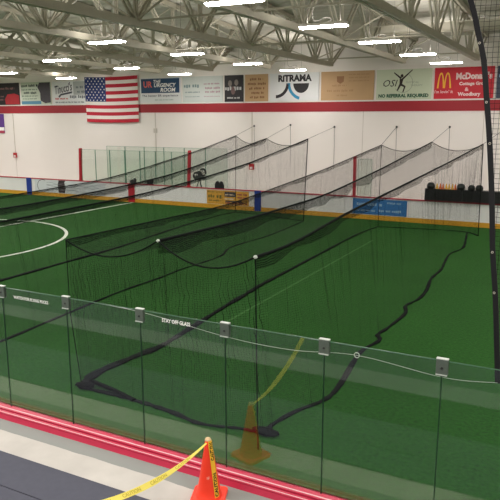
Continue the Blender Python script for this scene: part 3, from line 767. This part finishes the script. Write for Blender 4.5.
lb_seed = []
R = [(-3.95,29.66),(-4.48,30.25),(-4.31,28.65),(-4.08,26.53),(-4.32,25.08),(-4.22,23.54),(-4.09,22.18),(-4.12,20.73),(-3.94,19.28),(-3.92,18.16),(-4.08,17.28),(-3.91,16.52),(-4.0,15.15),(-4.07,14.52),(-3.92,14.11),(-4.07,13.15),(-3.87,11.27),(-3.89,10.49),(-4.18,9.78),(-4.33,9.06),(-4.25,8.81)]
N = [(-4.12,8.81),(-4.75,8.76),(-5.44,8.6),(-6.16,8.75),(-7.0,8.83),(-7.61,8.85),(-8.27,8.82)]
Lp = [(-8.34,8.89),(-8.5,9.56),(-8.38,10.63),(-8.26,11.4),(-8.33,12.55),(-8.5,14.55),(-8.63,16.58),(-8.7,17.61),(-8.73,19.77),(-8.79,22.75),(-8.85,27.63),(-8.62,29.97)]
F = [(-8.62,29.97),(-6.68,30.33),(-4.69,30.44),(-3.95,29.66)]
cage('black batting cage net nearest the glass, its corner near the reflected cone', ((-8.5,tabL),(-6.3,tabM),(-4.1,tabR)), (8.86,8.73,8.05), (29.6,30.1,30.3), dict(R=R, L=Lp, F=F, N=N), ((-9.45,4.69),(-6.59,4.70),(-3.7,4.72)), True)
R2 = [(-12.5,29.92),(-12.27,25.33),(-12.48,22.39),(-12.0,20.67),(-12.03,18.92),(-12.1,18.01),(-12.05,16.75),(-12.11,14.76),(-11.93,12.05),(-11.78,9.95),(-11.8,8.6)]
L2 = [(-16.4,8.6),(-16.4,14.04),(-16.46,16.79),(-16.54,20.28),(-17.12,25.55),(-17.3,29.5),(-17.1,31.1)]
F2 = [(-17.1,31.1),(-15.6,31.0),(-14,30.4),(-12.5,29.92)]
cage('black batting cage net in front of the mustard advert, farther left', ((-17.0,tabL2),(-14.6,tabM2),(-12.2,tabR2)), (8.6,8.6,8.6), (31.0,29.9,29.6), dict(R=R2, L=L2, F=F2), ((-18.3,4.70),(-15.86,4.77),(-13.08,4.67)), False)

# ------------------------------------------------------------------ near boards, curb and glass
nb = empty('curb_boards', (-25, 6.1, .87), 'crimson curb boards with white stripes under the near glass', 'curb')
MB().box(-25, 3, 6.075, 6.22, .87, .96).build('rear_board', curb_red, nb)
MB().box(-25, 3, 6.102, 6.118, .955, .965).build('white_stripe', curb_white, nb)
MB().box(-25, 3, 5.99, 6.062, .87, .945).build('front_board', curb_red, nb)
MB().box(-25, 3, 6.009, 6.019, .94, .949).build('white_stripe', curb_white, nb)
o = MB(); o.add([(-25,5.955,.87),(3,5.955,.87),(3,5.985,.93),(-25,5.985,.93),(-25,5.985,.87),(3,5.985,.87)], [(0,1,2,3),(0,4,5,1),(3,2,5,4),(0,3,4),(1,5,2)]); o.build('front_face', curb_red, nb)
MB().box(-25, 3, 6.2, 6.22, 0, .96).build('inner_panel', white_board, nb)

GX = [-8.415,-7.19,-5.985,-4.765,-3.54,-2.31,-1.07,.16]
glab = ['near glass panel cut by the left edge of the photo', 'near glass panel with the longer white warning decal', 'near glass panel standing before the heaped net corner', 'near glass panel with the short three-word decal',
        'near glass panel right behind the orange cone', 'near glass panel crossed by the wavy net skirt', 'near glass panel at the right end beside the black strap']
GZ0, GZ1 = .95, 2.785
for i in range(7):
    x0, x1 = GX[i]+.0015, GX[i+1]-.0015
    t = empty('rink_glass', ((x0+x1)/2, 6.18, GZ0), glab[i], 'glass panel', 'tall clear panels along the near boards')
    MB().box(x0+.004, x1-.004, 6.174, 6.186, GZ0, GZ1-.006).build('pane', glass_clear, t)
    MB().box(x0, x0+.004, 6.174, 6.186, GZ0, GZ1).build('side_edge', edge_dark, t); MB().box(x1-.004, x1, 6.174, 6.186, GZ0, GZ1).build('side_edge', edge_dark, t)
    MB().box(x0+.012, x1-.012, 6.174, 6.186, GZ1-.008, GZ1).build('top_edge', edge_lit, t)
    if i == 1:
        g = MB(); put_text(g, 'WATCH FOR FLYING PUCKS', -6.96, -6.31, 2.645, 2.69, 6.172, 0, .02); g.build('decal', white_ink, t)
    if i == 3:
        g = MB(); put_text(g, 'STAY OFF GLASS', -4.43, -4.02, 2.68, 2.73, 6.172, 0, .025); g.build('decal', white_ink, t)
blab = ['glass clip plate cut by the left edge of the photo', 'square glass clip plate right of the longer decal', 'square glass clip plate between the two decals', 'square glass clip plate in line above the orange cone tip', 'square glass clip plate left of the white cord ring', 'square glass clip plate nearest the black strap']
pb = None
for k, x in enumerate(GX[1:7]):
    if pb is None:
        z = GZ1
        pb = empty('glass_clip', (x, 6.15, z-.15), blab[0], 'glass clip', 'clip plates on the near glass seams')
        MB().box(x-.058, x+.058, 6.155, 6.172, z-.15, z+.012).build('plate', alu, pb)
        MB().box(x-.058, x+.058, 6.188, 6.2, z-.15, z+.012).build('rear_plate', alu, pb)
        MB().box(x-.058, x+.058, 6.155, 6.2, z+.012, z+.022).build('top_lip', alu_white, pb)
        MB().box(x-.055, x+.055, 6.145, 6.156, z-.15, z-.14).build('bottom_lip', alu_white, pb)
        MB().blob((x, 6.15, z-.075), (.014,.012,.014), jit=0).build('bolt', bolt, pb)
    else:
        c = copy_tree(pb); c.location.x = x; c['label'] = blab[k]
# white cord behind the glass with its ring
P = cat_rom([(-6.05,6.26,2.75),(-4.85,6.26,2.73),(-3.59,6.26,2.60),(-2.75,6.26,2.58),(-1.97,6.26,2.65),(-1.07,6.26,2.575),(-.56,6.28,2.61)], 8)
t = empty('net_cord', (-6.05, 6.26, 2.75), 'thin pale cord sagging along the near glass to the black strap', 'cord')
MB().tube(P, .0035, 5).build('cord', rope_white, t)
MB().tube([(-1.97+.028*math.cos(2*PI*i/14), 6.25, 2.655+.028*math.sin(2*PI*i/14)) for i in range(15)], .006, 5).build('ring', alu_white, t)

# spectator net with black strap
t = empty('spectator_net', (-.5, 6.3, 2.6), 'square mesh spectator net with black strap border hanging at the right edge', 'net')
SP = cat_rom([(-2.4,6.3,9.7),(-1.85,6.3,8.3),(-1.42,6.3,7.2),(-1.05,6.3,6.17),(-.97,6.3,5.9),(-.9,6.3,5.64),(-.85,6.3,5.29),(-.8,6.3,4.93),(-.74,6.3,4.38),(-.70,6.3,3.91),(-.64,6.3,3.43),(-.56,6.3,2.6)], 6)
g = MB()
for i, p in enumerate(SP):
    for q in (p+Vector((-.025,-.006,0)), p+Vector((.025,-.006,0)), p+Vector((.025,.006,0)), p+Vector((-.025,.006,0))): g.v.append(tuple(q))
for i in range(len(SP)-1):
    for j in range(4): g.f.append([4*i+j, 4*i+(j+1)%4, 4*i+4+(j+1)%4, 4*i+4+j]); g.mi.append(0)
g.f.append([0,1,2,3]); g.mi.append(0); k = 4*len(SP)-4; g.f.append([k+3,k+2,k+1,k]); g.mi.append(0)
g.build('strap', mat('black webbing', (16,17,20), .7), t)
S2, _ = resample(SP, 60)
g = MB()
def fn_(u, v):
    p = S2[int(round(u*60))]; return Vector((p.x+(3.-p.x)*v, 6.3+.02*math.sin(v*9), p.z))
g.v = []; g.grid(fn_, 60, 12, lambda u, v: (fn_(u, v).x, fn_(u, v).z)); g.build('mesh_net', net_big, t)
for x, z in ((-.945,5.79),(-.85,5.27),(-.795,4.90),(-.70,3.89),(-.655,3.5)):
    MB().tube([(x+.009*math.cos(2*PI*i/10), 6.288, z+.009*math.sin(2*PI*i/10)) for i in range(11)], .003, 5).build('grommet', steel_pale, t)

# ------------------------------------------------------------------ mats on the concourse
matm = mat('dark slate rubber mat', (72,74,86), .75, 0, .12, 12, .1)
blackm = mat('black rubber mat', (30,32,36), .8, 0, .1, 10)
for (y0, y1, m_, lb) in ((4.72, 5.285, matm, 'slate rubber floor mat strip next to the pale concrete'), (3.95, 4.705, matm, 'slate rubber floor mat in the bottom left corner beyond the seam'),
                        (2.82, 3.94, blackm, 'broad black rubber mat reflected as the dark band in the near glass'), (2.21, 2.81, mat('mid grey rubber mat', (126,128,130), .8, 0, .1, 10), 'mid grey rubber mat reflected as pale band in the near glass'), (-2., 2.2, matm, 'slate rubber mat reflected along the top of the near glass')):
    g = MB(); g.box(-25, 3, y0, y1, .87, .885)
    tag(g.build('rubber_mat', m_, loc=(-5, (y0+y1)/2, .87)), lb, 'floor mat', 'rubber floor mats')

# ------------------------------------------------------------------ cone and tape
CXC, CYC, CZC = -3.475, 5.66, .87
cn = empty('traffic_cone', (CXC, CYC, CZC), 'orange traffic cone on the concrete wrapped with yellow caution tape', 'traffic cone')
ca_, sa_ = math.cos(.35), math.sin(.35)
bs = MB(); hw = .195; rc = .05; pts = []
for qx, qy, a0 in ((1,1,0),(-1,1,PI/2),(-1,-1,PI),(1,-1,3*PI/2)):
    for i in range(5):
        a = a0+PI/2*i/4; px, py = qx*(hw-rc)+rc*math.cos(a), qy*(hw-rc)+rc*math.sin(a)
        pts.append((CXC+px*ca_-py*sa_, CYC+px*sa_+py*ca_))
nn = len(pts)
vs = [(x, y, CZC) for x, y in pts]+[(x, y, CZC+.03) for x, y in pts]+[(CXC+(x-CXC)*.94, CYC+(y-CYC)*.94, CZC+.04) for x, y in pts]
bs.add(vs, [list(range(nn))[::-1]]+[(i, (i+1)%nn, (i+1)%nn+nn, i+nn) for i in range(nn)]+[(i+nn, (i+1)%nn+nn, (i+1)%nn+2*nn, i+2*nn) for i in range(nn)]+[list(range(2*nn, 3*nn))])
bs.build('base', cone_orange, cn)
CR0, CR1, CH = .142, .034, .715
def crad(z): return CR0+(CR1-CR0)*(z-.04)/(CH-.04)
MB().lathe([(.155,.038),(.15,.052),(CR0,.06)]+[(crad(z), z) for z in (.15,.3,.45,.6,CH)]+[(CR1-.006,CH+.006),(CR1-.012,CH),(CR1-.012,CH-.1)], (CXC,CYC,CZC), 32).build('cone_body', cone_orange, cn, smooth=True)
# tape end taped down the side facing the viewer, towards the right
az = math.atan2(-CYC, -CXC)+.72
ax_ = Vector((math.cos(az), math.sin(az), 0)); tg = Vector((-math.sin(az), math.cos(az), 0))
C0 = Vector((CXC, CYC, CZC))
def strip_pt(s, w, off=.003):
    z = CH*1.0-(CH-.05)*s
    r_ = crad(z)+off; half = w*.032
    a = half/r_
    return C0+ax_*r_*math.cos(a)+tg*r_*math.sin(a)+Vector((0,0,z))
g = MB(); k = 0
for i in range(25):
    for w in (-1,-.5,0,.5,1): g.v.append(tuple(strip_pt(i/24, w)))
for i in range(24):
    for j in range(4): g.f.append([i*5+j, i*5+j+1, i*5+j+6, i*5+j+5]); g.mi.append(0)
tp = g.build('tape_tail', tape_orange, cn)
def strip_text(mb, body, s0, s1):
    vs, fs = text_mesh(body, 1, 0, .05)
    mb.add([strip_pt(s1+(s0-s1)*u, -.75*(-1)*(2*v-1)*-1, .005) for u, v in vs], fs)
g = MB(); strip_text(g, 'CAUTION', .56, .97); strip_text(g, 'CAUTION', .03, .34); g.build('lettering', ink, tp)
MB().blob((CXC, CYC, CZC+CH+.0), (.036,.036,.03), seed=2, jit=.15).build('tape_knot', mat('pale crumpled tape', (226,196,150), .6), cn)
az2 = math.atan2(-CYC, -CXC)-.02
g = MB()
for dz, da, h in ((.285,.0,.03),(.285,.12,.022),(.29,.2,.03)):
    P = []
    for z_, a_ in ((dz,da),(dz,da+.07),(dz+h,da+.07),(dz+h,da)):
        r_ = crad(z_)+.002; P.append(C0+Vector((r_*math.cos(az2-.2+a_), r_*math.sin(az2-.2+a_), z_)))
    g.add(P, [(0,1,2,3)])
g.build('pale_mark', mat('pale pink stamp', (255,170,150), .6), cn)
# long tape hanging away to the lower left
T0 = Vector((CXC, CYC-.02, CZC+CH-.02)); E0 = Vector((-3.67, 2.28, 2.74))
def tape_c(t_):
    p = T0.lerp(E0, t_); p.z -= 4*.406*t_*(1-t_); return p
def tape_pt(t_, w, off=0.):
    p = tape_c(t_); d = (tape_c(t_+.01)-tape_c(t_-.01)).normalized()
    tw = .35+.9*math.sin(t_*5.+.3)*.5
    sd = d.cross(Vector((0,0,1))).normalized(); up = sd.cross(d)
    pinch = min(1., .3+t_*2.6)
    q = sd*math.cos(tw)+up*math.sin(tw); nrm = d.cross(q)
    return p+q*w*.030*pinch+nrm*off
tt = tag(None or MB().build('caution_tape', tape_yellow, loc=tuple(T0)), 'long yellow caution tape sagging from the cone top to the lower left', 'caution tape')
bpy.data.objects.remove(tt)
g = MB()
for i in range(61):
    for w, off in ((-1,.0),(1,.0),(1,.0015),(-1,.0015)): g.v.append(tuple(tape_pt(i/60*1.02, w, off)))
for i in range(60):
    for j in range(4): g.f.append([4*i+j, 4*i+(j+1)%4, 4*i+4+(j+1)%4, 4*i+4+j]); g.mi.append(0)
g.f += [[0,1,2,3],[243,242,241,240]]; g.mi += [0,0]
tt = tag(g.build('caution_tape', tape_yellow, loc=tuple(T0)), 'long yellow caution tape sagging from the cone top to the lower left', 'caution tape')
g = MB()
for s in (.1,.22,.34,.46,.58,.7,.82):
    vs, fs = text_mesh('CAUTION', 1, 0, .01)
    for off in (-.002, .0035): g.add([tape_pt(s+.075*(1-u), .62*(2*v-1), off) for u, v in vs], fs)
g.build('lettering', mat('olive faded lettering', (186,170,50), .6), tt)

# ------------------------------------------------------------------ camera, world, colour
for o in bpy.data.objects:
    if '_w' in o: del o['_w']
cam = bpy.data.cameras.new('camera'); co = bpy.data.objects.new('camera', cam); COL.objects.link(co)
cam.sensor_width = 36; cam.lens = 36*640/500; cam.clip_end = 200
co.location = (0, 0, 5.12); co.rotation_euler = (math.radians(90-11.568), 0, math.radians(27.495))
SC.camera = co
w = bpy.data.worlds.new('world'); SC.world = w; w.use_nodes = True
w.node_tree.nodes['Background'].inputs[0].default_value = (.5,.5,.5,1); w.node_tree.nodes['Background'].inputs[1].default_value = .05
SC.view_settings.view_transform = 'Standard'; SC.view_settings.look = 'None'; SC.view_settings.gamma = 1
SC.view_settings.use_curve_mapping = False; SC.view_settings.exposure = .52
SC.cycles.transparent_max_bounces = 64; SC.cycles.max_bounces = 8; SC.cycles.diffuse_bounces = 4
SC.cycles.sample_clamp_indirect = 6
